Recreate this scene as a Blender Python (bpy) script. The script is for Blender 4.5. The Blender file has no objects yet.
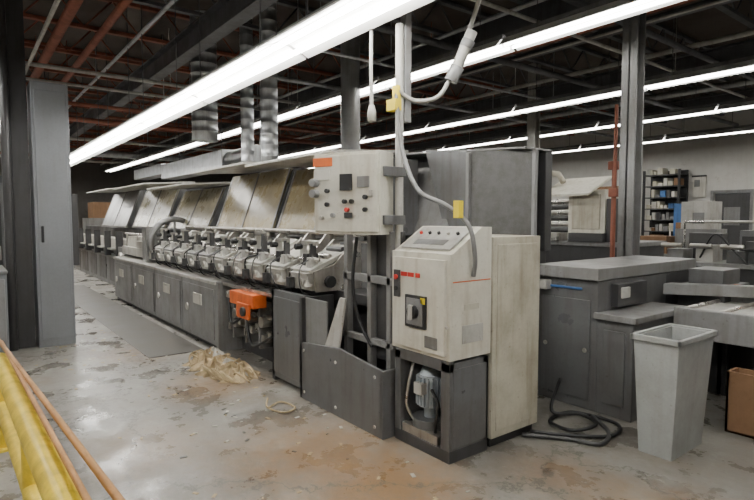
import bpy, math, random
from mathutils import Vector, Matrix, Euler
random.seed(4)
SC=bpy.context.scene
# ------------------------------------------------------------ materials
def mat(name,col,rough=0.5,metal=0.0,grime=0.25,gcol=None,scale=3.0,emit=None,es=0.0,bump=0.0,streak=.45,fine=0.06):
    m=bpy.data.materials.new(name); m.use_nodes=True
    nt=m.node_tree; N=nt.nodes; L=nt.links
    p=N['Principled BSDF']
    p.inputs['Roughness'].default_value=rough; p.inputs['Metallic'].default_value=metal
    if emit:
        p.inputs['Base Color'].default_value=(*col,1)
        p.inputs['Emission Color'].default_value=(*emit,1); p.inputs['Emission Strength'].default_value=es
        return m
    tc=N.new('ShaderNodeTexCoord')
    n1=N.new('ShaderNodeTexNoise'); n1.inputs['Scale'].default_value=scale; n1.inputs['Detail'].default_value=6; n1.inputs['Roughness'].default_value=.6
    L.new(tc.outputs['Object'],n1.inputs['Vector'])
    r=N.new('ShaderNodeValToRGB'); r.color_ramp.elements[0].position=.40; r.color_ramp.elements[1].position=.78
    L.new(n1.outputs['Fac'],r.inputs['Fac'])
    mul=N.new('ShaderNodeMath'); mul.operation='MULTIPLY'; mul.inputs[1].default_value=min(1,grime*1.25)
    L.new(r.outputs['Color'],mul.inputs[0])
    g=gcol or (col[0]*.34,col[1]*.30,col[2]*.25)
    mx=N.new('ShaderNodeMix'); mx.data_type='RGBA'
    mx.inputs[6].default_value=(*col,1); mx.inputs[7].default_value=(*g,1)
    L.new(mul.outputs[0],mx.inputs[0])
    mp=N.new('ShaderNodeMapping'); mp.inputs['Scale'].default_value=(9,9,.8)
    L.new(tc.outputs['Object'],mp.inputs['Vector'])
    n3=N.new('ShaderNodeTexNoise'); n3.inputs['Scale'].default_value=1.6; n3.inputs['Detail'].default_value=6
    L.new(mp.outputs[0],n3.inputs['Vector'])
    r3=N.new('ShaderNodeValToRGB'); r3.color_ramp.elements[0].position=.5; r3.color_ramp.elements[1].position=.75
    L.new(n3.outputs['Fac'],r3.inputs['Fac'])
    m3=N.new('ShaderNodeMath'); m3.operation='MULTIPLY'; m3.inputs[1].default_value=streak*min(1,grime*3)
    L.new(r3.outputs['Color'],m3.inputs[0])
    mx3=N.new('ShaderNodeMix'); mx3.data_type='RGBA'; mx3.inputs[7].default_value=(g[0]*.8,g[1]*.70,g[2]*.56,1)
    L.new(m3.outputs[0],mx3.inputs[0]); L.new(mx.outputs[2],mx3.inputs[6])
    n4=N.new('ShaderNodeTexNoise'); n4.inputs['Scale'].default_value=scale*9; n4.inputs['Detail'].default_value=8; n4.inputs['Roughness'].default_value=.8
    L.new(tc.outputs['Object'],n4.inputs['Vector'])
    r4=N.new('ShaderNodeValToRGB'); r4.color_ramp.elements[0].position=.60; r4.color_ramp.elements[1].position=.67
    L.new(n4.outputs['Fac'],r4.inputs['Fac'])
    m4=N.new('ShaderNodeMath'); m4.operation='MULTIPLY'; m4.inputs[1].default_value=min(.85,grime*1.4)
    L.new(r4.outputs['Color'],m4.inputs[0])
    mx4=N.new('ShaderNodeMix'); mx4.data_type='RGBA'; mx4.inputs[7].default_value=(g[0]*.7,g[1]*.6,g[2]*.5,1)
    L.new(m4.outputs[0],mx4.inputs[0]); L.new(mx3.outputs[2],mx4.inputs[6])
    n2=N.new('ShaderNodeTexNoise'); n2.inputs['Scale'].default_value=scale*14; n2.inputs['Detail'].default_value=4
    L.new(tc.outputs['Object'],n2.inputs['Vector'])
    mx2=N.new('ShaderNodeMix'); mx2.data_type='RGBA'; mx2.blend_type='MULTIPLY'; mx2.inputs[0].default_value=fine*3
    L.new(mx4.outputs[2],mx2.inputs[6]); L.new(n2.outputs['Fac'],mx2.inputs[7])
    L.new(mx2.outputs[2],p.inputs['Base Color'])
    mr=N.new('ShaderNodeMapRange'); mr.inputs[3].default_value=max(rough-.12,.05); mr.inputs[4].default_value=min(rough+.2,1)
    L.new(n1.outputs['Fac'],mr.inputs[0]); L.new(mr.outputs[0],p.inputs['Roughness'])
    if bump>0:
        b=N.new('ShaderNodeBump'); b.inputs['Strength'].default_value=bump; b.inputs['Distance'].default_value=.01
        L.new(n2.outputs['Fac'],b.inputs['Height']); L.new(b.outputs[0],p.inputs['Normal'])
    return m
M={}
M['beige']=mat('beige_enamel',(.70,.68,.59),.32,0,.42,(.34,.29,.20))
M['beige2']=mat('dirty_beige_enamel',(.55,.525,.43),.38,0,.6,(.25,.21,.14))
M['grey']=mat('machine_grey_paint',(.125,.128,.132),.28,0,.5,(.06,.052,.042))
M['dgrey']=mat('dark_grey_paint',(.052,.052,.054),.32,0,.45)
M['mgrey']=mat('mid_grey_paint',(.22,.222,.224),.3,0,.5,(.10,.087,.068))
M['colgrey']=mat('column_grey_paint',(.19,.20,.215),.35,0,.25,(.12,.12,.12),streak=.2)
M['lgrey']=mat('light_grey_paint',(.48,.475,.445),.32,0,.55,(.2,.17,.125))
M['steel']=mat('worn_steel',(.60,.585,.55),.26,.8,.55,(.2,.15,.10))
M['galv']=mat('galvanised_duct',(.50,.52,.54),.36,.75,.4,None,5)
M['black']=mat('black_rubber',(.014,.014,.015),.45,0,.2)
M['white']=mat('white_enamel',(.85,.85,.83),.4,0,.1,fine=.03,streak=.1)
M['yellow']=mat('safety_yellow',(.78,.57,.03),.38,0,.55,(.30,.21,.04),9)
M['orange']=mat('orange_paint',(.66,.13,.02),.4,0,.55)
M['red']=mat('red_plastic',(.6,.03,.02),.4,0,.1)
M['rust']=mat('red_oxide_paint',(.33,.105,.06),.6,0,.5,(.11,.045,.03))
M['blue']=mat('blue_paint',(.04,.13,.34),.45,0,.3)
M['bluegrey']=mat('motor_blue_grey',(.38,.43,.47),.4,.2,.5)
M['wood']=mat('brown_lath',(.44,.22,.07),.5,0,.4,(.15,.07,.02),8)
M['card']=mat('cardboard',(.24,.135,.07),.8,0,.25)
M['cloth']=mat('beige_rag',(.50,.39,.235),.9,0,.6,(.2,.15,.08),10,bump=.5)
M['smoke']=mat('amber_guard_panel',(.36,.30,.18),.25,0,.8,(.17,.135,.075),4)
M['smoke2']=mat('pale_amber_guard_panel',(.45,.41,.30),.25,0,.7,(.22,.19,.12),4)
M['bin']=mat('grey_plastic_bin',(.34,.355,.35),.38,0,.45,(.2,.195,.175),4,streak=.2)
M['deck']=mat('roof_deck',(.10,.078,.062),.8,0,.6,(.035,.027,.022),.8,streak=0)
M['truss']=mat('truss_steel',(.125,.125,.135),.45,.1,.4)
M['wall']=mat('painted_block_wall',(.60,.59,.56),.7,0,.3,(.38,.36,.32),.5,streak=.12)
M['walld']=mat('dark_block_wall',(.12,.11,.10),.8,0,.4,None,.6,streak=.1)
M['mat']=mat('dark_floor_strip',(.045,.040,.035),.4,0,.8,(.11,.098,.08),2.5,streak=0)
M['paper']=mat('paper',(.64,.62,.56),.7,0,.25)
M['tube']=mat('fluorescent_tube',(.9,.9,.9),.4,emit=(1,.98,.92),es=21)
M['tubehi']=mat('fluorescent_tube_bright',(.9,.9,.9),.4,emit=(1,.98,.93),es=48)
M['tape']=mat('yellow_tape',(.8,.62,.02),.4,0,.1)
def floor_mat():
    m=bpy.data.materials.new('stained_concrete'); m.use_nodes=True
    nt=m.node_tree;N=nt.nodes;L=nt.links;p=N['Principled BSDF']
    tc=N.new('ShaderNodeTexCoord')
    def noise(s,d=8,r=.6):
        n=N.new('ShaderNodeTexNoise'); n.inputs['Scale'].default_value=s;n.inputs['Detail'].default_value=d;n.inputs['Roughness'].default_value=r
        L.new(tc.outputs['Object'],n.inputs['Vector']); return n
    def ramp(src,a,b):
        r=N.new('ShaderNodeValToRGB'); r.color_ramp.elements[0].position=a;r.color_ramp.elements[1].position=b
        L.new(src,r.inputs['Fac']); return r.outputs['Color']
    def mix(fac,a,b,bt='MIX'):
        x=N.new('ShaderNodeMix');x.data_type='RGBA';x.blend_type=bt
        for k,v in ((0,fac),(6,a),(7,b)):
            if isinstance(v,tuple): x.inputs[k].default_value=(*v,1)
            elif isinstance(v,float): x.inputs[k].default_value=v
            else: L.new(v,x.inputs[k])
        return x.outputs[2]
    def scale(s,f):
        q=N.new('ShaderNodeMath');q.operation='MULTIPLY';q.inputs[1].default_value=f;L.new(s,q.inputs[0]);return q.outputs[0]
    a=noise(.8,9,.65); b=noise(2.2,9,.68); c=noise(26,5); d=noise(1.9,12,.78); e=noise(6.5,12,.8); g=noise(1.0,10,.7); h=noise(14,8,.8)
    col=mix(ramp(a.outputs['Fac'],.38,.62),(.19,.175,.150),(.32,.31,.28))
    col=mix(scale(ramp(b.outputs['Fac'],.45,.64),.8),col,(.125,.112,.094))
    col=mix(scale(ramp(d.outputs['Fac'],.52,.62),.65),col,(.40,.39,.355))
    col=mix(scale(ramp(g.outputs['Fac'],.50,.66),.45),col,(.17,.125,.08))
    col=mix(scale(ramp(e.outputs['Fac'],.54,.64),.65),col,(.085,.072,.057))
    col=mix(scale(ramp(h.outputs['Fac'],.59,.66),.65),col,(.45,.435,.39))
    for (x,y,rad,k) in ((-3.1,1.95,1.2,.75),(-2.4,2.05,.75,.8),(-2.2,1.4,.8,.7),(-5.0,1.9,.9,.55),(-1.2,2.9,.8,.6),(-1.9,2.9,.6,.45),(-6.7,1.6,.9,.35),(-3.9,1.0,.8,.35)):
        mp=N.new('ShaderNodeMapping'); mp.inputs['Location'].default_value=(-x,-y,0)
        L.new(tc.outputs['Object'],mp.inputs['Vector'])
        ln=N.new('ShaderNodeVectorMath'); ln.operation='LENGTH'; L.new(mp.outputs[0],ln.inputs[0])
        mr=N.new('ShaderNodeMapRange'); mr.inputs[1].default_value=0; mr.inputs[2].default_value=rad; mr.inputs[3].default_value=1; mr.inputs[4].default_value=0
        L.new(ln.outputs['Value'],mr.inputs[0])
        mu=N.new('ShaderNodeMath'); mu.operation='MULTIPLY'; L.new(mr.outputs[0],mu.inputs[0]); L.new(e.outputs['Fac'],mu.inputs[1])
        col=mix(scale(ramp(mu.outputs[0],.12,.42),k),col,(.27,.155,.065))
    v=N.new('ShaderNodeTexVoronoi'); v.feature='DISTANCE_TO_EDGE'; v.inputs['Scale'].default_value=.45
    wn=N.new('ShaderNodeVectorMath'); wn.operation='ADD'
    L.new(tc.outputs['Object'],wn.inputs[0]); L.new(b.outputs['Color'],wn.inputs[1]); L.new(wn.outputs[0],v.inputs['Vector'])
    col=mix(ramp(v.outputs['Distance'],.0,.01),(.07,.06,.05),col)
    col=mix(.5,col,c.outputs['Fac'],'MULTIPLY')
    L.new(col,p.inputs['Base Color'])
    mr=N.new('ShaderNodeMapRange'); mr.inputs[1].default_value=.42; mr.inputs[2].default_value=.62; mr.inputs[3].default_value=.5; mr.inputs[4].default_value=.16
    L.new(b.outputs['Fac'],mr.inputs[0]); L.new(mr.outputs[0],p.inputs['Roughness'])
    bm=N.new('ShaderNodeBump'); bm.inputs['Strength'].default_value=.2; bm.inputs['Distance'].default_value=.008
    L.new(c.outputs['Fac'],bm.inputs['Height']); L.new(bm.outputs[0],p.inputs['Normal'])
    return m
M['floor']=floor_mat()
M['perf']=mat('perforated_guard',(.15,.15,.145),.45,0,.7,(.07,.065,.055),14,fine=.3)
# ------------------------------------------------------------ builder
class B:
    def __init__(s,name): s.n=name;s.v=[];s.f=[];s.m=[];s.sm=[];s.ms=[]
    def mi(s,m):
        if m not in s.ms: s.ms.append(m)
        return s.ms.index(m)
    def add(s,vs,fs,m,smooth=False,T=None):
        o=len(s.v); i=s.mi(m)
        for v in vs:
            v=Vector(v); s.v.append(T@v if T else v)
        for f in fs: s.f.append([o+k for k in f]); s.m.append(i); s.sm.append(smooth)
    def box(s,x0,x1,y0,y1,z0,z1,m,T=None):
        vs=[(x0,y0,z0),(x1,y0,z0),(x1,y1,z0),(x0,y1,z0),(x0,y0,z1),(x1,y0,z1),(x1,y1,z1),(x0,y1,z1)]
        s.add(vs,[(0,3,2,1),(4,5,6,7),(0,1,5,4),(1,2,6,5),(2,3,7,6),(3,0,4,7)],m,False,T)
    def hexa(s,vs,m): s.add(vs,[(0,3,2,1),(4,5,6,7),(0,1,5,4),(1,2,6,5),(2,3,7,6),(3,0,4,7)],m)
    def prism(s,prof,x0,x1,m,axis='x',T=None):
        n=len(prof)
        if axis=='x': vs=[(x0,a,b) for a,b in prof]+[(x1,a,b) for a,b in prof]
        elif axis=='y': vs=[(a,x0,b) for a,b in prof]+[(a,x1,b) for a,b in prof]
        else: vs=[(a,b,x0) for a,b in prof]+[(a,b,x1) for a,b in prof]
        fs=[tuple(range(n-1,-1,-1)),tuple(range(n,2*n))]+[(i,(i+1)%n,n+(i+1)%n,n+i) for i in range(n)]
        s.add(vs,fs,m,False,T)
    def tube(s,pts,r,m,seg=12,T=None,caps=True):
        pts=[Vector(p) for p in pts]; n=len(pts); rs=r if isinstance(r,(list,tuple)) else [r]*n
        vs=[];up=None
        for i,p in enumerate(pts):
            t=(pts[min(i+1,n-1)]-pts[max(i-1,0)]).normalized()
            if up is None:
                up=Vector((0,0,1)) if abs(t.z)<.9 else Vector((1,0,0))
            a=(up-t*up.dot(t)).normalized(); b=t.cross(a); up=a
            for k in range(seg):
                an=2*math.pi*k/seg; vs.append(p+(a*math.cos(an)+b*math.sin(an))*rs[i])
        fs=[(i*seg+k,i*seg+(k+1)%seg,(i+1)*seg+(k+1)%seg,(i+1)*seg+k) for i in range(n-1) for k in range(seg)]
        s.add(vs,fs,m,True,T)
        if caps:
            o=len(s.v)-len(vs); mi=s.mi(m); s.f+= [[o+k for k in range(seg-1,-1,-1)],[o+(n-1)*seg+k for k in range(seg)]]; s.m+=[mi,mi]; s.sm+=[False,False]
    def cable(s,ctrl,r,m,seg=8,sub=8):
        c=[Vector(p) for p in ctrl]; c=[c[0]*2-c[1]]+c+[c[-1]*2-c[-2]]; out=[]
        for i in range(1,len(c)-2):
            for k in range(sub):
                t=k/sub; p0,p1,p2,p3=c[i-1:i+3]
                out.append(.5*((2*p1)+(p2-p0)*t+(2*p0-5*p1+4*p2-p3)*t*t+(3*p1-p0-3*p2+p3)*t**3))
        out.append(c[-2]); s.tube(out,r,m,seg)
    def done(s,parent=None,bevel=.006,loc=None):
        me=bpy.data.meshes.new(s.n)
        xs=[v.x for v in s.v];ys=[v.y for v in s.v];zs=[v.z for v in s.v]
        c=Vector(((min(xs)+max(xs))/2,(min(ys)+max(ys))/2,min(zs)))
        me.from_pydata([v-c for v in s.v],[],s.f)
        for k in s.ms: me.materials.append(M[k])
        for i,p in enumerate(me.polygons): p.material_index=s.m[i]; p.use_smooth=s.sm[i]
        import bmesh
        bm=bmesh.new(); bm.from_mesh(me); bmesh.ops.recalc_face_normals(bm,faces=bm.faces); bm.to_mesh(me); bm.free()
        o=bpy.data.objects.new(s.n,me); SC.collection.objects.link(o); o.location=c
        if bevel:
            bv=o.modifiers.new('bevel','BEVEL'); bv.width=bevel; bv.segments=2; bv.limit_method='ANGLE'; bv.angle_limit=math.radians(50)
        if parent: o.parent=parent
        return o
def empty(name):
    e=bpy.data.objects.new(name,None); SC.collection.objects.link(e); return e
# ------------------------------------------------------------ room shell
H=5.0; X0,X1,Y0,Y1=-30,4,-4,17
b=B('floor'); b.box(X0,X1,Y0,Y1,-.1,0,'floor'); fo=b.done(bevel=0)
fo.data.transform(Matrix.Translation(fo.location)); fo.location=(0,0,0)
b=B('ceiling'); b.box(X0,X1,Y0,Y1,H,H+.1,'deck')
b.done(bevel=0)
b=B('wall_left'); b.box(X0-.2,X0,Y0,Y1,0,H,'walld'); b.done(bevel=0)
b=B('wall_right'); b.box(X1,X1+.2,Y0,Y1,0,H,'wall'); b.done(bevel=0)
b=B('wall_front'); b.box(X0,X1,Y0-.2,Y0,0,H,'wall'); b.done(bevel=0)
b=B('wall_back')
dx0,dx1=-6.35,-5.45
b.box(X0,dx0,Y1,Y1+.2,0,H,'wall'); b.box(dx1,X1,Y1,Y1+.2,0,H,'wall'); b.box(dx0,dx1,Y1,Y1+.2,2.3,H,'wall')
b.done(bevel=0)
b=B('door_1'); b.box(dx0+.01,dx1-.01,Y1+.06,Y1+.12,0,2.29,'dgrey')
b.box(dx0+.15,dx0+.2,Y1+.01,Y1+.06,1.0,1.15,'steel'); b.box(dx0+.25,dx1-.25,Y1+.05,Y1+.06,1.4,1.9,'mgrey'); b.done()
b=B('trim_1'); b.box(dx0-.08,dx0,Y1-.03,Y1,0,2.38,'mgrey'); b.box(dx1,dx1+.08,Y1-.03,Y1,0,2.38,'mgrey');b.box(dx0,dx1,Y1-.03,Y1,2.3,2.38,'mgrey'); b.done()
for i,x in enumerate([k*1.55 for k in range(-19,3)]):
    b=B('roof_joist'); mm='rust' if x<-8 else 'truss'
    for z in (4.45,4.93):
        b.box(x-.045,x+.045,Y0,Y1,z,z+.05,mm)
    y=Y0
    while y<Y1-.5:
        b.tube([(x,y,4.48),(x,y+.4,4.95)],.014,mm,5); b.tube([(x,y+.4,4.95),(x,y+.8,4.48)],.014,mm,5); y+=.8
    b.done(bevel=0)
for y in (-1,2.9,6.15,10.2,14):
    b=B('roof_beam'); b.box(X0,X1,y-.1,y+.1,4.10,4.13,'truss'); b.box(X0,X1,y-.012,y+.012,4.13,4.42,'truss'); b.box(X0,X1,y-.1,y+.1,4.42,4.45,'truss'); b.done(bevel=0)
for (y,z,r,mm) in ((1.75,4.3,.055,'rust'),(1.25,4.3,.07,'rust'),(.95,4.0,.025,'lgrey'),(2.25,4.35,.03,'galv'),(4.1,4.25,.045,'galv'),(4.35,4.2,.02,'lgrey'),(5.7,4.25,.03,'galv'),(6.6,4.05,.025,'rust'),(7.6,4.3,.06,'truss'),(7.2,4.15,.02,'lgrey'),(8.9,4.2,.04,'lgrey'),(9.6,4.0,.03,'rust'),(12,4.2,.07,'galv'),(13,4.0,.03,'lgrey')):
    b=B('ceiling_pipe'); b.tube([(X0+.1,y,z),(X1-.1,y,z)],r,mm,10)
    for x in range(-27,4,5): b.tube([(x,y,z),(x,y,4.99)],.008,mm,5)
    b.done(bevel=0)
for (x,z,r,mm,ya,yb) in ((-14.4,3.9,.06,'rust',.2,12),(-10.1,4.0,.035,'lgrey',.2,6),(-10.5,3.85,.025,'lgrey',.2,6),(-21,3.85,.12,'galv',.5,12),(-12.2,3.85,.04,'rust',.3,9),(-17.5,3.85,.05,'lgrey',.3,9),(-24,3.85,.05,'lgrey',.3,9),(-5.5,4.0,.05,'truss',3.5,16),(-6.7,3.98,.025,'galv',3.5,16),(-8.5,4.0,.04,'galv',4,16),(-4.2,4.02,.025,'lgrey',3.0,16),(-3.5,3.98,.04,'truss',5,16)):
    b=B('cross_pipe'); b.tube([(x,ya,z),(x,yb,z)],r,mm,10)
    for y in (ya+.3,(ya+yb)/2,yb-.3): b.tube([(x,y,z),(x,y,4.99)],.008,mm,5)
    b.done(bevel=0)
# ------------------------------------------------------------ fluorescent rows
def row(yc,z,w,xa,xb,L=2.4,gap=.04,tm='tube'):
    b=B('fluorescent_light_row'); x=xb
    while x-L>=xa:
        x0,x1=x-L,x-gap
        h=w/2
        b.prism([(yc-h,z),(yc-.07,z+.08),(yc+.07,z+.08),(yc+h,z),(yc+h,z+.015),(yc+.085,z+.10),(yc-.085,z+.10),(yc-h,z+.015)],x0,x1,'white')
        b.box(x0,x1,yc-.06,yc+.06,z+.10,z+.16,'mgrey')
        for dy in (-h*.42,h*.42):
            b.tube([(x0+.01,yc+dy,z+.02),(x1-.01,yc+dy,z+.02)],.021,tm,8)
        for xx in (x0+.4,x1-.4): b.tube([(xx,yc,z+.16),(xx,yc,H-.01)],.006,'truss',5)
        x-=L
    return b.done(bevel=0)
row(2.24,3.0,.48,-28.5,.6,tm='tubehi')
row(5.2,3.6,.34,-28,3,tm='tube')
row(8.5,3.6,.34,-28,3)
row(11.4,3.6,.34,-28,3)
row(14.6,3.6,.34,-28,3)
row(-1.0,3.5,.40,-12,3,tm='tubehi')  # unseen row behind the camera, added as fill for the machine fronts
row(.75,3.75,.30,-29,-13,tm='tubehi')
# ------------------------------------------------------------ columns, ducts
def hcol(x,y,w,mm='grey'):
    b=B('steel_column'); b.box(x-w/2,x+w/2,y-w/2,y-w/2+.02,0,H,mm); b.box(x-w/2,x+w/2,y+w/2-.02,y+w/2,0,H,mm); b.box(x-.012,x+.012,y-w/2,y+w/2,0,H,mm)
    b.box(x-w*.75,x+w*.75,y-w*.75,y+w*.75,0,.03,mm)
    b.box(x-w*.7,x+w*.7,y-w*.7,y+w*.7,4.07,4.1,mm); b.done(bevel=.003)
hcol(-3.18,6.15,.18,'mgrey')
hcol(-12.5,6.15,.25,'mgrey'); hcol(-7.5,10.2,.2,'lgrey')
b=B('steel_column'); b.tube([(-6.95,4.85,0),(-6.95,4.85,H)],.15,'mgrey',20); b.box(-7.15,-6.75,4.65,5.05,0,.03,'mgrey'); b.done()
def duct(x,y,r,z0,z1):
    b=B('vent_duct'); n=int((z1-z0)/.16); pts=[];rs=[]
    for i in range(n):
        z=z0+i*.16
        pts+=[(x,y,z),(x,y,z+.14),(x,y,z+.145),(x,y,z+.155)]; rs+=[r,r,r*1.04,r*1.04]
    pts.append((x,y,z1)); rs.append(r)
    b.tube(pts,rs,'galv',20)
    b.done(bevel=0)
duct(-7.25,3.62,.125,2.345,4.99); duct(-8.0,3.62,.10,2.345,4.99); duct(-9.1,3.35,.21,2.9,4.99)
b=B('overhead_duct_run'); b.box(-16,-11.5,4.6,5.02,2.7,3.1,'galv'); b.box(-19,-16,4.6,5.02,2.85,3.15,'galv'); b.tube([(-11.5,4.82,2.9),(-10.2,4.82,2.9)],.18,'galv',18)
for x in (-18,-15,-12): b.tube([(x,4.8,3.0),(x,4.8,H-.01)],.01,'truss',5)
b.done()
b=B('unit_heater'); b.box(-13.2,-12.5,1.05,1.6,3.2,3.7,'lgrey'); 
for k in range(6): b.box(-12.5,-12.48,1.08,1.57,3.25+k*.07,3.28+k*.07,'mgrey')
for x in (-13.1,-12.6): b.tube([(x,1.5,3.7),(x,1.5,4.99)],.01,'truss',6)
b.done()
# ------------------------------------------------------------ left electrical column
b=B('electrical_column_enclosure'); b.box(-8.15,-7.75,.73,1.13,0,3.25,'colgrey'); b.box(-7.765,-7.74,.76,1.10,.1,3.15,'colgrey')
b.box(-7.9,-7.76,1.13,1.2,1.0,1.9,'dgrey'); b.box(-7.74,-7.72,.79,.82,1.3,1.5,'black'); b.done()
b=B('sprinkler_riser'); b.box(-8.1,-7.85,.50,.70,0,H,'dgrey'); b.tube([(-7.8,.47,0),(-7.8,.47,H)],.05,'dgrey',12); b.done(bevel=.004)
b=B('floor_cabinet'); b.box(-8.2,-7.3,-.35,.40,0,.98,'colgrey'); b.box(-8.25,-7.27,-.38,.41,.98,1.01,'mgrey'); b.box(-7.31,-7.29,-.3,.38,.08,.92,'mgrey'); b.done()
b=B('switch_cabinet'); b.box(-10.2,-9.4,0.0,.9,0,2.2,'dgrey'); b.box(-9.41,-9.38,.08,.42,.1,2.1,'grey'); b.box(-9.41,-9.38,.48,.82,.1,2.1,'grey'); b.box(-9.38,-9.35,.44,.46,1,1.2,'steel'); b.done()
b=B('floor_dark_strip'); b.box(-14.5,-6.4,1.66,2.3,0,.006,'mat'); b.done(bevel=0)  # thin dark brown strip lying on the floor along the machine front
# ------------------------------------------------------------ main machine
R=empty('saddle_stitching_machine')
b=B('base_frame')
xs=[-11.6,-10.2,-8.8,-7.5,-6.25]
for a,c in zip(xs[:-1],xs[1:]):
    b.box(a+.01,c-.01,2.40,2.46,.06,.80,'mgrey'); b.box(a+.06,c-.06,2.385,2.40,.12,.74,'mgrey')
    b.tube([(a+.25,2.37,.42),(a+.25,2.40,.42)],.05,'steel',14); b.box((a+c)/2-.08,(a+c)/2+.08,2.375,2.39,.6,.63,'steel')
    b.box(a+.5,a+.8,2.375,2.386,.5,.64,'paper')
b.box(-11.6,-6.25,2.44,2.9,.0,.06,'black'); b.box(-11.6,-6.25,2.38,2.75,.80,.84,'lgrey')
b.box(-6.27,-6.2,2.40,3.1,0,.84,'mgrey')
b.box(-4.84,-4.2,2.42,2.48,.04,.9,'grey'); b.box(-4.78,-4.26,2.405,2.42,.1,.84,'grey'); b.box(-4.84,-4.78,2.42,3.1,.0,.9,'dgrey')
b.box(-4.9,-2.99,2.6,3.3,0,.12,'black')
b.box(-11.6,-3.0,2.95,3.7,0,.88,'dgrey'); b.box(-11.6,-3.05,2.75,3.3,.84,.93,'dgrey')
for z,y,r in ((.55,2.55,.02),(.62,2.62,.015),(.47,2.66,.02),(.72,2.58,.012),(.36,2.6,.03)):
    b.tube([(-6.2,y,z),(-4.84,y,z)],r,'steel',10)
b.box(-6.2,-4.84,2.7,2.95,.0,.45,'dgrey')
for x in (-6.0,-5.65,-5.3,-4.98):
    b.box(x-.02,x+.02,2.5,2.9,.2,.82,'mgrey'); b.tube([(x+.08,2.48,.5),(x+.08,2.6,.5)],.06,'steel',14)
for k in range(9): b.box(-6.15+k*.15,-6.08+k*.15,2.5,2.6,.28+.05*(k%3),.36+.05*(k%3),'steel')
b.cable([(-6.1,2.5,.7),(-5.9,2.44,.4),(-5.6,2.48,.5),(-5.3,2.42,.25),(-4.95,2.5,.4)],.014,'black')
b.box(-6.2,-4.84,2.46,2.7,.80,.84,'steel')
b.prism([(-4.18,.0),(-3.0,.0),(-3.0,.5),(-3.55,.56),(-4.18,.50)],2.36,2.385,'grey','y')
b.prism([(-4.16,.50),(-3.80,.50),(-3.80,.90),(-4.16,.90)],2.40,2.42,'mgrey','y')
b.hexa([(-3.85,2.39,.46),(-3.62,2.39,.46),(-3.62,2.41,.46),(-3.85,2.41,.46),(-3.66,2.44,.95),(-3.58,2.44,.95),(-3.58,2.46,.95),(-3.66,2.46,.95)],'lgrey')
b.box(-3.02,-2.99,2.36,2.7,0,.5,'grey'); b.box(-4.18,-4.14,2.36,2.7,0,.9,'dgrey')
for x in (-4.1,-3.6,-3.08): b.tube([(x,2.35,.07),(x,2.36,.07)],.014,'steel',8); b.tube([(x,2.35,.44),(x,2.36,.44)],.014,'steel',8)
for x in (-3.66,-3.34,-3.1):
    b.box(x-.025,x+.025,2.5,2.56,0,1.5,'mgrey')
b.box(-3.7,-3.05,2.5,2.55,1.1,1.16,'mgrey'); b.box(-3.7,-3.05,2.5,2.55,.62,.67,'mgrey')
b.box(-3.34,-3.02,2.56,2.60,.5,1.5,'dgrey')
b.cable([(-3.5,2.5,1.45),(-3.5,2.46,1.1),(-3.45,2.48,.8),(-3.3,2.5,.6)],.014,'black')
b.done(R)
b=B('orange_guide_unit'); b.box(-5.75,-5.15,2.36,2.52,.66,.80,'orange'); b.box(-5.5,-5.2,2.33,2.36,.54,.70,'orange'); b.box(-5.9,-5.75,2.38,2.5,.70,.78,'steel'); b.tube([(-5.3,2.3,.62),(-5.3,2.38,.62)],.05,'black',14); b.done(R)
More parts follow.
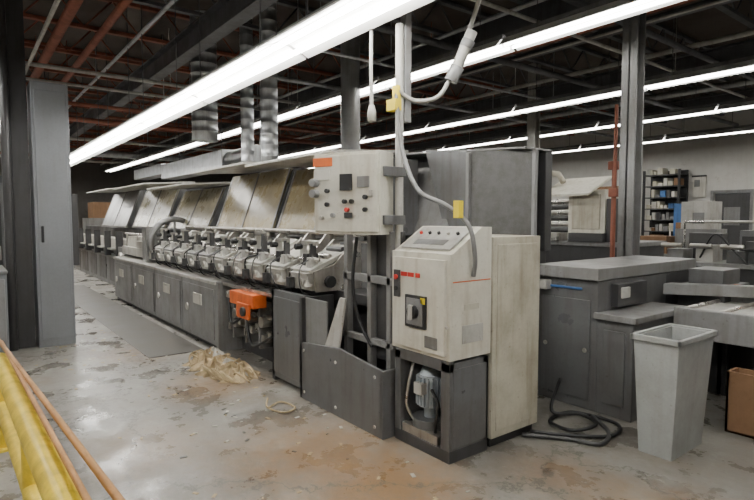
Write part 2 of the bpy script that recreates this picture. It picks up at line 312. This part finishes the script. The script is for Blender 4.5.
def pocket(x):
    b=B('feeder_pocket'); w=.36
    rz=random.uniform(-.03,.05)
    for s in (-1,1):
        xx=x+s*w/2
        b.prism([(2.52,.93),(3.02,.93),(3.15,1.38+rz),(2.95,1.40+rz),(2.72,1.18),(2.50,1.12)],xx-.012,xx+.012,'steel')
    b.hexa([(x-w/2,2.48,1.10),(x+w/2,2.48,1.10),(x+w/2,2.98,1.30),(x-w/2,2.98,1.30),(x-w/2,2.46,1.13),(x+w/2,2.46,1.13),(x+w/2,2.97,1.34),(x-w/2,2.97,1.34)],random.choice(['lgrey','mgrey','steel']))
    b.hexa([(x-w/2+.03,2.50,.94),(x+w/2-.03,2.50,.94),(x+w/2-.03,2.60,.94),(x-w/2+.03,2.60,.94),(x-w/2+.03,2.44,1.10),(x+w/2-.03,2.44,1.10),(x+w/2-.03,2.5,1.11),(x-w/2+.03,2.5,1.11)],'lgrey')
    b.tube([(x-w/2-.05,2.66,1.02),(x+w/2+.05,2.66,1.02)],.055,'black',14)
    b.tube([(x-w/2-.07,2.55,1.22),(x+w/2+.02,2.55,1.22)],.014,'steel',8)
    q=random.uniform(-.04,.04)
    b.box(x-.06+q,x+.02+q,2.52,2.64,1.16,1.27,'black'); b.box(x+.06,x+.13,2.5,2.58,1.14,1.24,'lgrey')
    b.tube([(x+.08,2.43,1.02),(x+.08,2.50,1.02)],.035,'steel',12)
    b.box(x-.15,x-.09,2.40,2.46,.95,1.05,random.choice(['lgrey','dgrey']))
    j=random.uniform(-.05,.05)
    b.box(x-.17,x-.13,2.56,2.62,1.12,1.40+j,'lgrey'); b.box(x-.17,x+.1+q,2.56,2.60,1.38+j,1.42+j,'steel'); b.box(x+.04,x+.07,2.54,2.6,1.24,1.40+j,'dgrey')
    b.tube([(x-.15,2.50,1.33),(x-.15,2.57,1.33)],.03,'black',10)
    y2=random.uniform(0,.06)
    b.hexa([(x+.10,2.44,.98),(x+.16,2.44,.98),(x+.16,2.5,.98),(x+.10,2.5,.98),(x+.02-y2,2.52,1.2+y2),(x+.08-y2,2.52,1.2+y2),(x+.08-y2,2.58,1.2+y2),(x+.02-y2,2.58,1.2+y2)],'paper')
    b.cable([(x-.1,2.6,1.2),(x-.16,2.45,1.12+j),(x-.2,2.5,.9),(x-.18,2.6,.82)],.009,'black',6,5)
    b.cable([(x+.1,2.55,1.25),(x+.05+q*2,2.42,1.15),(x+.1,2.42,.95),(x+.15,2.55,.86)],.007,'dgrey',6,5)
    if random.random()<.35:
        b.hexa([(x-.14,2.6,1.16),(x+.14,2.6,1.16),(x+.14,2.95,1.31),(x-.14,2.95,1.31),(x-.14,2.58,1.19),(x+.14,2.58,1.19),(x+.14,2.93,1.37),(x-.14,2.93,1.37)],'paper')
    else:
        b.tube([(x-.12,2.7,1.24),(x+.14,2.7,1.24)],.03,'steel',10); b.tube([(x-.12,2.85,1.3),(x+.14,2.85,1.3)],.03,'dgrey',10)
    b.done(R,.004)
for i in range(10): pocket(-4.35-.5*i)
b=B('pocket_drive_housing'); b.box(-9.1,-3.9,3.02,3.5,.9,1.36,'grey'); b.tube([(-9.1,3.0,1.45),(-3.9,3.0,1.45)],.025,'steel',10); b.done(R)
def hood(xa,xb,fm,y=3.05,z0=1.42,z1=2.2,tilt=.35,dz=.06):
    b=B('guard_hood')
    b.hexa([(xa,y,z0),(xb,y,z0),(xb,y+.03,z0),(xa,y+.03,z0),(xa-.12,y+tilt,z1),(xb-.12,y+tilt,z1),(xb-.12,y+tilt+.03,z1),(xa-.12,y+tilt+.03,z1)],fm)
    for x in (xa,xb,(xa+xb)/2):
        b.hexa([(x-.02,y-.012,z0),(x+.02,y-.012,z0),(x+.02,y,z0),(x-.02,y,z0),(x-.14,y+tilt-.012,z1),(x-.10,y+tilt-.012,z1),(x-.10,y+tilt,z1),(x-.14,y+tilt,z1)],'mgrey')
    b.box(xa,xb,y-.02,y+.04,z0-.04,z0,'mgrey')
    for x in (xa,xb-.02): b.prism([(y+.03,z0),(y+.75,z0),(y+.75,z1),(y+tilt,z1)],x-.02,x,'grey')
    b.box(xa,xb,y+.45,y+.5,z0-.55,z1,'dgrey')
    b.done(R)
    b=B('open_lid')
    b.hexa([(xa-.1,y-.35,z1+.00),(xb+.0,y-.35,z1+.0),(xb,y+.6,z1+dz),(xa-.1,y+.6,z1+dz),(xa-.1,y-.35,z1+.025),(xb,y-.35,z1+.025),(xb,y+.6,z1+dz+.03),(xa-.1,y+.6,z1+dz+.03)],'lgrey')
    b.done(R,.003)
hood(-5.95,-4.2,'smoke'); hood(-7.9,-6.1,'smoke',z1=2.24); hood(-10.2,-8.3,'smoke2',z1=2.1); hood(-12.8,-10.5,'smoke2',z1=2.22); hood(-16,-13.4,'mgrey',z1=2.25)
b=B('feed_drum')
pts=[(-9.55+.0,2.95+.40*math.cos(a),1.18+.40*math.sin(a)) for a in [2*math.pi*k/28 for k in range(29)]]
b.tube(pts,.05,'mgrey',8); b.tube([(-9.6,2.95,1.18),(-9.5,2.95,1.18)],.12,'steel',16)
for k in range(5):
    a=k*2*math.pi/5; b.box(-.02,.02,-.02,.02,0,.38,'mgrey',Matrix.Translation((-9.55,2.95,1.18))@Matrix.Rotation(a,4,'X'))
b.box(-9.65,-9.45,2.85,3.05,.84,1.1,'grey'); b.box(-9.9,-9.66,2.5,2.8,.84,1.45,'mgrey'); b.done(R)
b=B('far_delivery_unit'); b.box(-20,-11.9,2.85,3.7,0,.72,'grey')
for k in range(6):
    x=-12.6-k*1.2; b.box(x-.45,x+.35,2.84,2.86,.1,.66,'dgrey'); b.box(x-.5,x+.3,2.75,3.2,.86,.9,'lgrey',)
    b.box(x-.45,x+.2,2.85,3.15,.90,1.12,'paper'); b.box(x-.3,x-.2,2.7,2.84,.72,1.3,'dgrey'); b.box(x-.5,x+.3,2.95,3.1,.72,.86,'dgrey')
b.box(-12.2,-11.65,2.6,3.4,0,1.0,'mgrey'); b.tube([(-11.9,2.55,.8),(-11.9,2.62,.8)],.1,'steel',16)
b.box(-20,-11.7,3.3,3.6,.72,1.35,'dgrey'); b.done(R)
b=B('intermediate_deck'); b.box(-11.6,-9.15,2.55,3.3,.9,1.05,'lgrey'); b.box(-11.3,-10.7,2.6,3.0,1.05,1.25,'paper'); b.box(-10.5,-10.0,2.55,2.9,1.05,1.18,'steel'); b.tube([(-11.5,2.6,1.3),(-9.8,2.6,1.3)],.02,'steel',8)
for x in (-11.4,-10.6,-9.9): b.tube([(x,2.6,1.0),(x,2.6,1.3)],.015,'steel',8)
b.done(R)
b=B('rear_guard_cover')
b.hexa([(-5.0,3.7,1.35),(-3.7,3.7,1.35),(-3.7,3.75,1.35),(-5.0,3.75,1.35),(-5.1,4.1,2.32),(-4.1,4.1,2.32),(-4.1,4.15,2.32),(-5.1,4.15,2.32)],'mgrey')
b.hexa([(-3.42,3.75,1.2),(-2.92,4.0,1.2),(-2.95,4.05,1.2),(-3.42,3.8,1.2),(-3.50,3.75,2.22),(-2.9,4.02,2.2),(-2.93,4.07,2.2),(-3.50,3.8,2.22)],'perf')
b.prism([(-3.75,1.25),(-3.3,1.25),(-3.50,2.22),(-4.12,2.3)],3.80,3.86,'grey','y')
b.box(-5.0,-3.0,3.75,4.3,.85,1.35,'dgrey'); b.box(-5.1,-2.95,4.2,4.3,1.3,2.2,'dgrey'); b.box(-4.0,-2.9,3.72,3.8,1.14,1.2,'lgrey')
b.hexa([(-5.1,3.7,2.3),(-2.95,3.9,2.2),(-2.95,4.3,2.2),(-5.1,4.3,2.3),(-5.1,3.7,2.32),(-2.95,3.9,2.22),(-2.95,4.3,2.22),(-5.1,4.3,2.32)],'mgrey')
for x,yy in ((-3.46,3.74),(-2.92,4.0)): b.box(x-.018,x+.018,yy-.02,yy+.02,1.15,2.2,'mgrey')
b.box(-5.0,-3.0,3.75,4.3,0,.85,'dgrey')
b.done(R)
# ------------------------------------------------------------ electrical cabinet
E=empty('electrical_control_cabinet')
b=B('cabinet_body')
xa,xb=-2.97,-2.42
b.box(xa,xb,2.46,2.83,0,.08,'dgrey')
b.box(xa,xa+.06,2.46,2.83,.08,.66,'grey'); b.box(xb-.08,xb,2.46,2.83,.08,.66,'grey')
b.box(xa,xb,2.78,2.83,.08,.66,'dgrey'); b.box(xa,xb,2.46,2.50,.60,.68,'grey')
b.box(xb-.005,xb+.006,2.49,2.81,.10,.62,'grey')
b.prism([(2.45,.68),(2.84,.68),(2.84,1.54),(2.74,1.54),(2.47,1.37),(2.45,1.37)],xa-.02,xb+.01,'beige')
b.box(xa+.01,xb-.02,2.425,2.45,.71,1.33,'beige')
T=Matrix.Translation(((xa+xb)/2,2.60,1.458))@Matrix.Rotation(math.radians(32.2),4,'X')
b.box(-.24,.24,-.13,.13,0,.012,'lgrey',T)
for i in range(5):
    b.tube([(-.18+i*.09,.04,.012),(-.18+i*.09,.04,.03)],.012,['red','black','black','steel','black'][i],10,T)
b.box(-.15,.15,-.09,-.03,.012,.016,'mgrey',T)
b.tube([(xb-.005,2.425,.9),(xb-.005,2.44,.9)],.01,'steel',8)
b.box(xa,xb+.01,2.86,3.38,.07,1.47,'beige2'); b.box(xa+.02,xb-.02,2.88,3.36,0,.07,'black')
b.box(xb+.01,xb+.018,2.90,3.34,.12,1.42,'beige2')
b.done(E)
b=B('door_fittings')
b.box(-2.86,-2.80,2.418,2.425,1.20,1.23,'red'); b.box(-2.79,-2.73,2.418,2.425,1.20,1.23,'red'); b.box(-2.71,-2.67,2.418,2.425,1.20,1.23,'red')
b.box(-2.93,-2.87,2.41,2.425,1.05,1.24,'dgrey'); b.tube([(-2.90,2.40,1.19),(-2.90,2.425,1.19)],.018,'red',12); b.tube([(-2.90,2.40,1.11),(-2.90,2.425,1.11)],.018,'black',12)
b.box(-2.80,-2.60,2.405,2.425,.86,1.08,'black'); b.box(-2.78,-2.62,2.40,2.406,.88,1.06,'mgrey')
b.tube([(-2.70,2.37,.97),(-2.70,2.405,.97)],.045,'black',16); b.box(-2.715,-2.685,2.355,2.375,.92,1.02,'lgrey')
b.box(-2.64,-2.60,2.40,2.41,1.03,1.07,'tape')
b.box(xb+.01,xb+.014,2.56,2.76,.78,.90,'lgrey'); b.box(xb+.01,xb+.013,2.58,2.72,1.0,1.04,'beige2')
b.box(xb+.01,xb+.013,2.47,2.83,1.185,1.193,'orange'); b.box(-2.62,-2.5,2.42,2.427,.74,.82,'mgrey')
b.done(E,.002)
b=B('pump_motor')
b.tube([(-2.74,2.60,.10),(-2.74,2.60,.20)],.13,'grey',20)
b.tube([(-2.74,2.60,.2),(-2.74,2.60,.28),(-2.74,2.60,.28),(-2.74,2.60,.50),(-2.74,2.60,.50),(-2.74,2.60,.55)],[.05,.05,.09,.09,.082,.06],'bluegrey',24)
for k in range(20):
    a=k*2*math.pi/20; b.box(.085,.108,-.003,.003,.29,.49,'bluegrey',Matrix.Translation((-2.74,2.60,0))@Matrix.Rotation(a,4,'Z'))
b.box(-2.78,-2.70,2.47,2.53,.38,.46,'lgrey'); b.box(-2.90,-2.54,2.47,2.56,.08,.14,'steel')
b.cable([(-2.84,2.56,.12),(-2.88,2.50,.25),(-2.87,2.50,.4),(-2.89,2.58,.6)],.012,'steel')
b.cable([(-2.62,2.53,.12),(-2.58,2.49,.2),(-2.57,2.50,.35),(-2.66,2.53,.42)],.012,'black')
b.done(E,.002)
# ------------------------------------------------------------ operator box
O=empty('operator_control_box')
ang=math.radians(25)
T=Matrix.Translation((-3.29,2.27,0))@Matrix.Rotation(ang,4,'Z')
b=B('enclosure'); b.box(-.28,.28,-.02,.19,1.48,2.08,'beige',T); b.box(-.265,.265,-.035,-.02,1.50,2.06,'beige',T)
b.box(-.28,-.11,-.04,-.034,1.98,2.045,'orange',T); b.box(-.27,-.13,-.045,-.036,1.88,1.955,'paper',T)
b.box(-.04,.06,-.055,-.034,1.80,1.92,'black',T); b.box(.0,.06,-.06,-.034,1.60,1.64,'dgrey',T); b.box(.1,.2,-.045,-.034,1.82,1.90,'mgrey',T)
for (x,z,c) in ((-.15,1.80,'black'),(-.15,1.70,'black'),(-.10,1.62,'mgrey'),(.17,1.75,'black'),(.17,1.66,'black'),(.0,1.72,'black'),(.06,1.72,'black'),(.02,1.66,'red'),(-.2,1.60,'steel')):
    b.tube([(x,-.065,z),(x,-.034,z)],.017,c,12,T)
b.tube([(-.25,-.10,1.86),(-.25,-.035,1.86)],.03,'mgrey',12,T); b.tube([(-.25,-.10,1.78),(-.25,-.035,1.78)],.03,'mgrey',12,T); b.box(.2,.23,-.05,-.034,1.75,1.8,'steel',T)
b.done(O,.004)
b=B('mounting_pole'); b.tube([(-3.06,2.57,0),(-3.06,2.57,3.0)],.03,'lgrey',14); b.box(-3.1,-3.02,2.40,2.6,1.55,1.62,'grey'); b.box(-3.1,-3.02,2.40,2.6,1.9,1.97,'grey')
b.box(-3.09,-3.03,2.6,2.66,2.3,4.44,'mgrey')
b.done(O)
b=B('overhead_power_cord')
b.cable([(-2.62,3.0,4.40),(-2.62,2.95,3.3),(-2.70,2.92,2.95),(-2.76,2.85,2.72)],.016,'lgrey')
b.tube([(-2.68,2.92,2.92),(-2.78,2.85,2.64)],.04,'lgrey',14); b.tube([(-2.76,2.86,2.68),(-2.80,2.83,2.58)],.05,'mgrey',14); b.tube([(-2.70,2.91,2.86),(-2.72,2.895,2.81)],.048,'mgrey',14)
b.cable([(-2.8,2.83,2.60),(-2.86,2.76,2.47),(-2.98,2.65,2.45),(-3.04,2.52,2.52)],.016,'lgrey')
b.tube([(-3.05,2.53,2.55),(-3.04,2.53,2.40)],.03,'tape',10); b.box(-3.1,-3.0,2.48,2.54,2.37,2.45,'tape')
b.cable([(-3.04,2.52,2.5),(-2.98,2.5,2.25),(-2.9,2.48,2.02),(-2.72,2.46,1.78),(-2.50,2.5,1.68),(-2.38,2.58,1.55),(-2.36,2.62,1.35),(-2.39,2.64,1.22)],.016,'mgrey')
b.box(-2.44,-2.39,2.5,2.54,1.60,1.71,'tape')
b.done(bevel=.002)
b=B('hanging_plug_cord'); b.cable([(-3.3,2.5,4.44),(-3.3,2.5,3.3),(-3.31,2.5,2.75),(-3.30,2.5,2.42)],.014,'lgrey'); b.tube([(-3.30,2.5,2.45),(-3.30,2.5,2.40),(-3.30,2.5,2.33)],[.02,.034,.034],'lgrey',12); b.done(bevel=0)
# ------------------------------------------------------------ floor clutter
def rags(name,cx,cy,rx,ry,h,n=9):
    b=B(name)
    for k in range(n):
        px=cx+random.uniform(-rx,rx)*.7; py=cy+random.uniform(-ry,ry)*.7; r=random.uniform(.06,.13); hh=h*random.uniform(.5,1)
        rows,seg=8,26; vs=[];ph=random.random()*6
        for i in range(rows+1):
            t=i/rows
            for j in range(seg):
                a=2*math.pi*j/seg; rr=r*(1-t*t*.95)*(1+.3*math.sin(3*a+ph)+.22*math.sin(7*a+ph*2)+.15*math.sin(11*a+ph+t*6))*1.4
                vs.append((px+rr*math.cos(a),py+rr*math.sin(a),max(0.002,hh*t*(.7+.3*math.sin(5*a+ph)+.2*math.sin(9*a)))))
        fs=[(i*seg+j,i*seg+(j+1)%seg,(i+1)*seg+(j+1)%seg,(i+1)*seg+j) for i in range(rows) for j in range(seg)]
        fs.append(tuple(rows*seg+j for j in range(seg)))
        b.add(vs,fs,random.choice(['cloth','cloth','paper']) if k%3 else 'cloth',False)
    for k in range(26):
        a=random.random()*6.3; x=cx+rx*.7*math.cos(a); y=cy+ry*.7*math.sin(a)
        b.cable([(x,y,.05),(x+.1*math.cos(a),y+.08*math.sin(a),.09),(x+.2*math.cos(a+.5),y+.10*math.sin(a+.5),.05),(x+.3*math.cos(a+.9),y+.10*math.sin(a+.9),.012)],.009,'cloth',5,5)
    b.done(bevel=0)
rags('pile_of_rags',-5.5,2.13,.66,.18,.13,26)
b=B('air_hose_coil')
b.cable([(-2.41,3.3,.02),(-2.2,3.45,.02),(-2.0,3.7,.02),(-2.1,3.95,.02),(-2.45,3.9,.02),(-2.45,3.6,.02),(-2.2,3.5,.045),(-2.15,3.75,.045),(-2.35,3.85,.045),(-2.5,3.7,.06),(-2.6,3.95,.25)],.014,'black')
b.cable([(-2.41,3.2,.02),(-2.15,3.4,.02),(-1.97,3.5,.02),(-2.05,3.75,.02),(-2.3,3.95,.02)],.016,'dgrey'); b.done(bevel=0)
b=B('loose_wire'); b.cable([(-4.3,2.1,.01),(-4.1,2.0,.01),(-3.9,2.05,.01),(-3.95,2.18,.01),(-4.15,2.15,.01),(-4.05,1.98,.02)],.008,'cloth'); b.done(bevel=0)
b=B('scattered_paper_scraps')
for k in range(170):
    x=random.uniform(-9,-1.0); y=random.gauss(2.0,.35) if random.random()<.6 else random.uniform(.6,2.3)
    y=min(y,2.3)
    if -4.4<x<-3.8 and y>1.9: y-=.6
    if -6.4<x<-4.7 and y>1.85: y-=.55
    if x<-6.4 and y>1.6: y-=.75
    s=random.uniform(.006,.026); a=random.random()*3
    T=Matrix.Translation((x,y,.001))@Matrix.Rotation(a,4,'Z')
    b.box(-s,s,-s*.5,s*.5,0,.003,random.choice(['paper','cloth','dgrey','cloth']),T)
b.done(bevel=0)
# ------------------------------------------------------------ trimmer machine (right)
G=empty('three_knife_trimmer')
b=B('trimmer_body')
b.box(-2.92,-2.36,4.1,5.3,0,1.08,'grey'); b.box(-2.96,-2.34,4.06,5.9,1.09,1.19,'mgrey'); b.box(-2.7,-2.36,5.3,5.9,.6,1.08,'dgrey')
b.box(-2.9,-2.38,4.12,5.8,1.06,1.10,'black')
b.box(-2.36,-2.06,4.1,5.0,0,.78,'grey'); b.box(-2.38,-2.03,4.07,5.03,.78,.83,'mgrey')
b.box(-2.93,-2.5,4.085,4.1,1.0,1.02,'blue'); b.box(-2.36,-2.3,4.3,4.8,.86,1.05,'dgrey'); b.box(-2.34,-2.28,4.35,4.47,.93,1.02,'lgrey')
b.box(-2.88,-2.42,4.085,4.1,.08,.92,'grey'); b.box(-2.3,-2.12,4.085,4.1,.1,.7,'grey')
b.box(-2.06,-2.05,4.2,4.9,.1,.7,'grey'); b.box(-2.9,-2.8,4.02,4.1,.98,1.06,'lgrey')
for x in (-2.84,-2.46): b.tube([(x,4.075,.5),(x,4.09,.5)],.02,'steel',10)
for y in (5.9,): b.box(-2.9,-2.8,y-.1,y,0,1.08,'dgrey'); b.box(-2.46,-2.36,y-.1,y,0,1.08,'dgrey')
b.done(G)
b=B('delivery_conveyor')
b.box(-2.03,.4,4.75,5.55,.76,.84,'lgrey'); b.box(-2.03,.4,4.70,4.75,.62,.86,'mgrey'); b.box(-2.03,.4,5.55,5.58,.7,.92,'mgrey')
for x in (-1.9,-.6,.3): b.box(x-.04,x+.04,4.8,4.88,0,.76,'dgrey'); b.box(x-.04,x+.04,5.4,5.48,0,.76,'dgrey')
for k in range(9): b.tube([(-1.95+k*.26,4.76,.85),(-1.95+k*.26,5.54,.85)],.02,'steel',8)
b.box(-1.9,0.2,5.62,6.6,0,.9,'dgrey'); b.box(-1.7,.2,5.7,5.78,.9,1.12,'grey'); b.box(-1.2,-.9,5.7,6.2,.9,1.3,'dgrey')
b.box(-2.3,-1.9,5.4,6.0,.0,.98,'dgrey'); b.box(-2.25,-1.95,5.5,5.9,.98,1.12,'grey')
b.hexa([(-2.3,5.1,.9),(-1.5,5.6,.9),(-1.5,5.75,.9),(-2.3,5.25,.9),(-2.3,5.1,1.0),(-1.5,5.6,1.0),(-1.5,5.75,1.0),(-2.3,5.25,1.0)],'mgrey')
b.tube([(-1.9,5.60,.98),(-.6,5.60,.98)],.015,'orange',8)
b.tube([(-1.6,5.9,.9),(-1.6,5.9,1.35)],.05,'steel',12); b.box(-1.9,-1.3,5.85,5.95,1.3,1.38,'dgrey')
b.done(G)
b=B('slim_trash_bin')
def ring(x0,x1,y0,y1,z): return [(x0,y0,z),(x1,y0,z),(x1,y1,z),(x0,y1,z)]
def frus(b,A,C,m):
    b.add(A+C,[(0,1,5,4),(1,2,6,5),(2,3,7,6),(3,0,4,7)],m)
o1=ring(-1.78,-1.56,3.65,4.12,0); o2=ring(-1.82,-1.52,3.62,4.17,.80); i2=ring(-1.80,-1.54,3.64,4.15,.80); i1=ring(-1.76,-1.58,3.67,4.10,.02)
frus(b,o1,o2,'bin'); frus(b,i1,i2,'bin'); b.add(o1,[(0,3,2,1)],'bin'); b.add(i1,[(0,1,2,3)],'bin')
b.add(o2+i2,[(0,1,5,4),(1,2,6,5),(2,3,7,6),(3,0,4,7)],'bin')
for (a0,a1,c0,c1) in ((-1.835,-1.505,3.605,3.63),(-1.835,-1.505,4.16,4.185),(-1.835,-1.81,3.605,4.185),(-1.53,-1.505,3.605,4.185)): b.box(a0,a1,c0,c1,.775,.815,'bin')
b.done(bevel=.006)
b=B('cardboard_box')
cx0,cx1,cy0,ch=-1.55,-1.02,4.58,.46
b.box(cx0,cx1,cy0-.08,cy0-.06,0,ch,'card'); b.box(cx0,cx1,4.66,4.68,0,ch,'card'); b.box(cx0,cx0+.02,cy0-.08,4.68,0,ch,'card'); b.box(cx1-.02,cx1,cy0-.08,4.68,0,ch,'card'); b.box(cx0,cx1,cy0-.08,4.68,0,.02,'card')
b.box(cx0+.02,cx1-.02,cy0-.06,4.66,ch-.1,ch-.06,'card'); b.done(bevel=.002)
b=B('yellow_guard_rail')
b.tube([(-4.6,.19,.60),(-1.2,.28,.60)],.055,'yellow',16); b.tube([(-4.6,.19,.30),(-1.2,.28,.30)],.045,'yellow',16)
for x,y in ((-4.5,.19),(-3.0,.235),(-1.5,.27)):
    b.tube([(x,y,0),(x,y,.64)],.045,'yellow',14); b.box(x-.09,x+.09,y-.09,y+.09,0,.015,'yellow')
b.done(bevel=.002)
b=B('bundle_of_laths')
b.tube([(-5.0,.20,.68),(-1.3,.42,.67)],.015,'wood',8); b.tube([(-4.9,.22,.67),(-1.3,.32,.67)],.013,'wood',8)
b.done(bevel=0)
# ------------------------------------------------------------ background equipment
b=B('folding_machine')
b.box(-6.2,-4.2,8.0,9.3,.15,1.15,'dgrey'); b.box(-6.25,-4.15,7.95,9.3,1.15,1.22,'mgrey')
b.box(-5.2,-4.55,8.05,8.7,1.35,2.05,'beige'); b.box(-5.12,-4.63,8.03,8.05,1.42,1.98,'beige2'); b.hexa([(-5.6,7.8,1.95),(-4.7,7.8,1.95),(-4.7,8.5,2.25),(-5.6,8.5,2.25),(-5.6,7.8,1.99),(-4.7,7.8,1.99),(-4.7,8.5,2.29),(-5.6,8.5,2.29)],'beige')
b.tube([(-6.15,8.2,1.22),(-6.15,8.2,2.1),(-6.05,8.2,2.3),(-5.8,8.2,2.4),(-5.5,8.2,2.35),(-5.4,8.2,2.2)],.05,'beige2',10)
for k in range(6): b.tube([(-6.1,8.3+.1*k,1.4+.1*k),(-5.25,8.3+.1*k,1.4+.1*k)],.05,'steel' if k%2 else 'dgrey',10)
for x in (-6.1,-4.3): b.box(x-.05,x+.05,8.05,8.15,0,.2,'dgrey'); b.box(x-.05,x+.05,9.15,9.25,0,.2,'dgrey')
b.box(-5.9,-5.3,7.9,8.2,1.22,1.35,'steel'); b.box(-4.5,-4.35,8.0,8.6,1.22,1.9,'dgrey'); b.box(-5.1,-4.5,7.9,8.04,1.22,1.36,'dgrey'); b.done()
b=B('standing_pipes')
for k,(x,y) in enumerate(((-4.05,7.4),(-3.95,7.5),(-4.15,7.55))): b.tube([(x,y,0),(x,y,3.2-.4*k)],.026,'rust',10); b.box(x-.06,x+.06,y-.06,y+.06,1.9+.2*k,2.02+.2*k,'rust')
b.box(-4.25,-3.85,7.3,7.65,0,.03,'rust'); b.done()
b=B('workbench'); b.box(-5.4,-3.3,10.5,11.3,.85,.92,'mgrey')
for x in (-5.3,-3.4):
    for y in (10.55,11.2): b.box(x-.04,x+.04,y-.04,y+.04,0,.85,'dgrey')
b.box(-5.4,-3.3,10.6,11.2,.2,.24,'dgrey'); b.done()
b=B('stacked_boxes'); b.box(-4.6,-3.9,10.6,11.1,.92,1.4,'mgrey'); b.box(-4.5,-4.0,10.6,11.1,1.4,1.9,'lgrey'); b.box(-5.3,-4.75,10.6,11.1,.92,1.25,'card'); b.box(-4.3,-4.1,10.59,10.6,1.5,1.7,'mgrey'); b.done()
b=B('inserter_machine')
b.box(-3.4,-1.9,7.3,8.1,.12,1.0,'dgrey'); b.box(-3.45,-1.85,7.25,8.15,1.0,1.05,'mgrey')
for x in (-3.3,-2.0):
    for y in (7.35,8.0): b.box(x-.05,x+.05,y-.05,y+.05,0,.12,'black')
for k in range(4): b.box(-3.3+k*.35,-3.1+k*.35,7.4,7.7,1.05,1.2+.06*(k%2),['mgrey','lgrey','grey','dgrey'][k]); b.tube([(-3.35+k*.35,7.35,1.25),(-3.1+k*.35,7.35,1.25)],.03,'steel',10)
b.tube([(-3.3,7.9,1.0),(-3.3,7.9,1.55),(-2.1,7.9,1.55),(-2.1,7.9,1.0)],.02,'steel',8); b.box(-2.5,-2.15,7.5,7.7,1.05,1.45,'grey'); b.box(-2.47,-2.2,7.48,7.5,1.2,1.38,'black'); b.box(-3.2,-2.8,7.8,8.0,1.05,1.4,'dgrey')
b.cable([(-2.9,7.4,1.1),(-2.7,7.3,1.4),(-2.5,7.35,1.2),(-2.3,7.3,1.0)],.012,'black')
b.done(bevel=.004)
b=B('parts_cart')
for z in (.25,.75,1.1): b.box(-5.6,-4.7,12.6,13.3,z,z+.04,'mgrey')
for x in (-5.58,-4.72):
    for y in (12.62,13.28): b.tube([(x,y,.1),(x,y,1.35)],.02,'steel',8); b.tube([(x-.02,y,.06),(x+.02,y,.06)],.06,'black',12)
b.box(-5.5,-5.1,12.7,13.1,1.14,1.5,'card'); b.box(-5.0,-4.8,12.7,13.0,1.14,1.35,'dgrey'); b.box(-5.4,-4.9,12.7,13.2,.79,1.0,'lgrey'); b.done(bevel=.003)
b=B('parts_shelving'); sx0,sx1,sy=-8.0,-7.0,16.3
for x in (sx0,sx1): 
    for y in (sy,sy+.5): b.box(x-.03,x+.03,y-.03,y+.03,0,3.0,'black')
b.box(sx0,sx1,sy+.5,sy+.52,0,3.0,'black')
for k in range(9):
    z=.2+k*.33; b.box(sx0,sx1,sy,sy+.5,z,z+.03,'dgrey'); x=sx0+.06
    while x<sx1-.15:
        w=random.uniform(.06,.15)
        if random.random()<.9: b.box(x,x+w,sy+.05,sy+.4,z+.03,z+random.uniform(.1,.26),random.choice(['lgrey','card','paper','mgrey','beige2','dgrey','beige2','blue']))
        x+=w+.03
b.done(bevel=0)
b=B('blue_rack_post'); b.box(-6.95,-6.72,15.9,16.1,0,2.0,'blue'); b.box(-7.0,-6.65,15.8,16.2,0,.03,'blue'); b.done()
b=B('wall_notice_board'); b.box(-6.9,-6.55,16.93,16.995,2.2,2.8,'paper'); b.box(-6.92,-6.53,16.92,16.94,2.78,2.83,'dgrey'); b.box(-6.85,-6.7,16.92,16.935,2.5,2.7,'mgrey'); b.done(bevel=0)
b=B('storage_cabinet'); b.box(-9.9,-8.6,16.2,16.9,0,2.3,'grey'); b.box(-9.25,-9.23,16.17,16.2,.1,2.2,'dgrey'); b.box(-9.2,-9.15,16.15,16.2,1.1,1.3,'black'); b.box(-9.8,-8.7,16.3,16.8,2.3,2.6,'card'); b.done()
b=B('far_press'); b.box(-15,-9,9.2,10.6,0,1.6,'dgrey'); 
for k in range(4): b.box(-14.8+k*1.5,-13.8+k*1.5,9.1,10.4,1.6,2.2,'mgrey'); b.tube([(-14.8+k*1.5,9.1,1.9),(-13.8+k*1.5,9.1,1.9)],.15,'steel',14)
b.done()
b=B('paper_cutter'); b.box(-2.3,-1.2,9.3,10.4,0,1.05,'grey'); b.box(-2.5,-1.0,9.0,10.5,1.05,1.12,'mgrey'); b.box(-2.3,-2.15,9.6,9.9,1.1,1.9,'dgrey'); b.box(-1.35,-1.2,9.6,9.9,1.1,1.9,'dgrey'); b.box(-2.3,-1.2,9.6,9.9,1.6,1.95,'dgrey'); b.done()
b=B('stack_of_pallets')
for k in range(7):
    z=k*.14
    for q in range(3): b.box(-24.5,-23.3,1.0+q*.5,1.15+q*.5,z,z+.1,'wood')
    b.box(-24.5,-23.3,1.0,2.15,z+.1,z+.12,'wood')
b.done(bevel=0)
b=B('far_storage_racks')
for k in range(4):
    y=4.5+k*2.6
    b.box(-28,-26.5,y,y+2.2,0,1.6+.3*(k%2),'mgrey'); b.box(-27.8,-26.6,y+.2,y+2,1.6+.3*(k%2),2.3+.2*k,'card')
b.done()
# ------------------------------------------------------------ world + camera
w=bpy.data.worlds.new('World'); SC.world=w; w.use_nodes=True
w.node_tree.nodes['Background'].inputs[0].default_value=(.8,.85,.9,1); w.node_tree.nodes['Background'].inputs[1].default_value=.3
cd=bpy.data.cameras.new('camera'); cam=bpy.data.objects.new('camera',cd); SC.collection.objects.link(cam); SC.camera=cam
cam.location=(0,0,1.6); cd.sensor_width=36; cd.lens=25.8; cd.clip_start=.05; cd.clip_end=200
f=Vector((-.791,.611,0)).normalized(); p=math.radians(3.39)
d=Vector((f.x*math.cos(p),f.y*math.cos(p),-math.sin(p)))
cam.rotation_euler=d.to_track_quat('-Z','Y').to_euler()
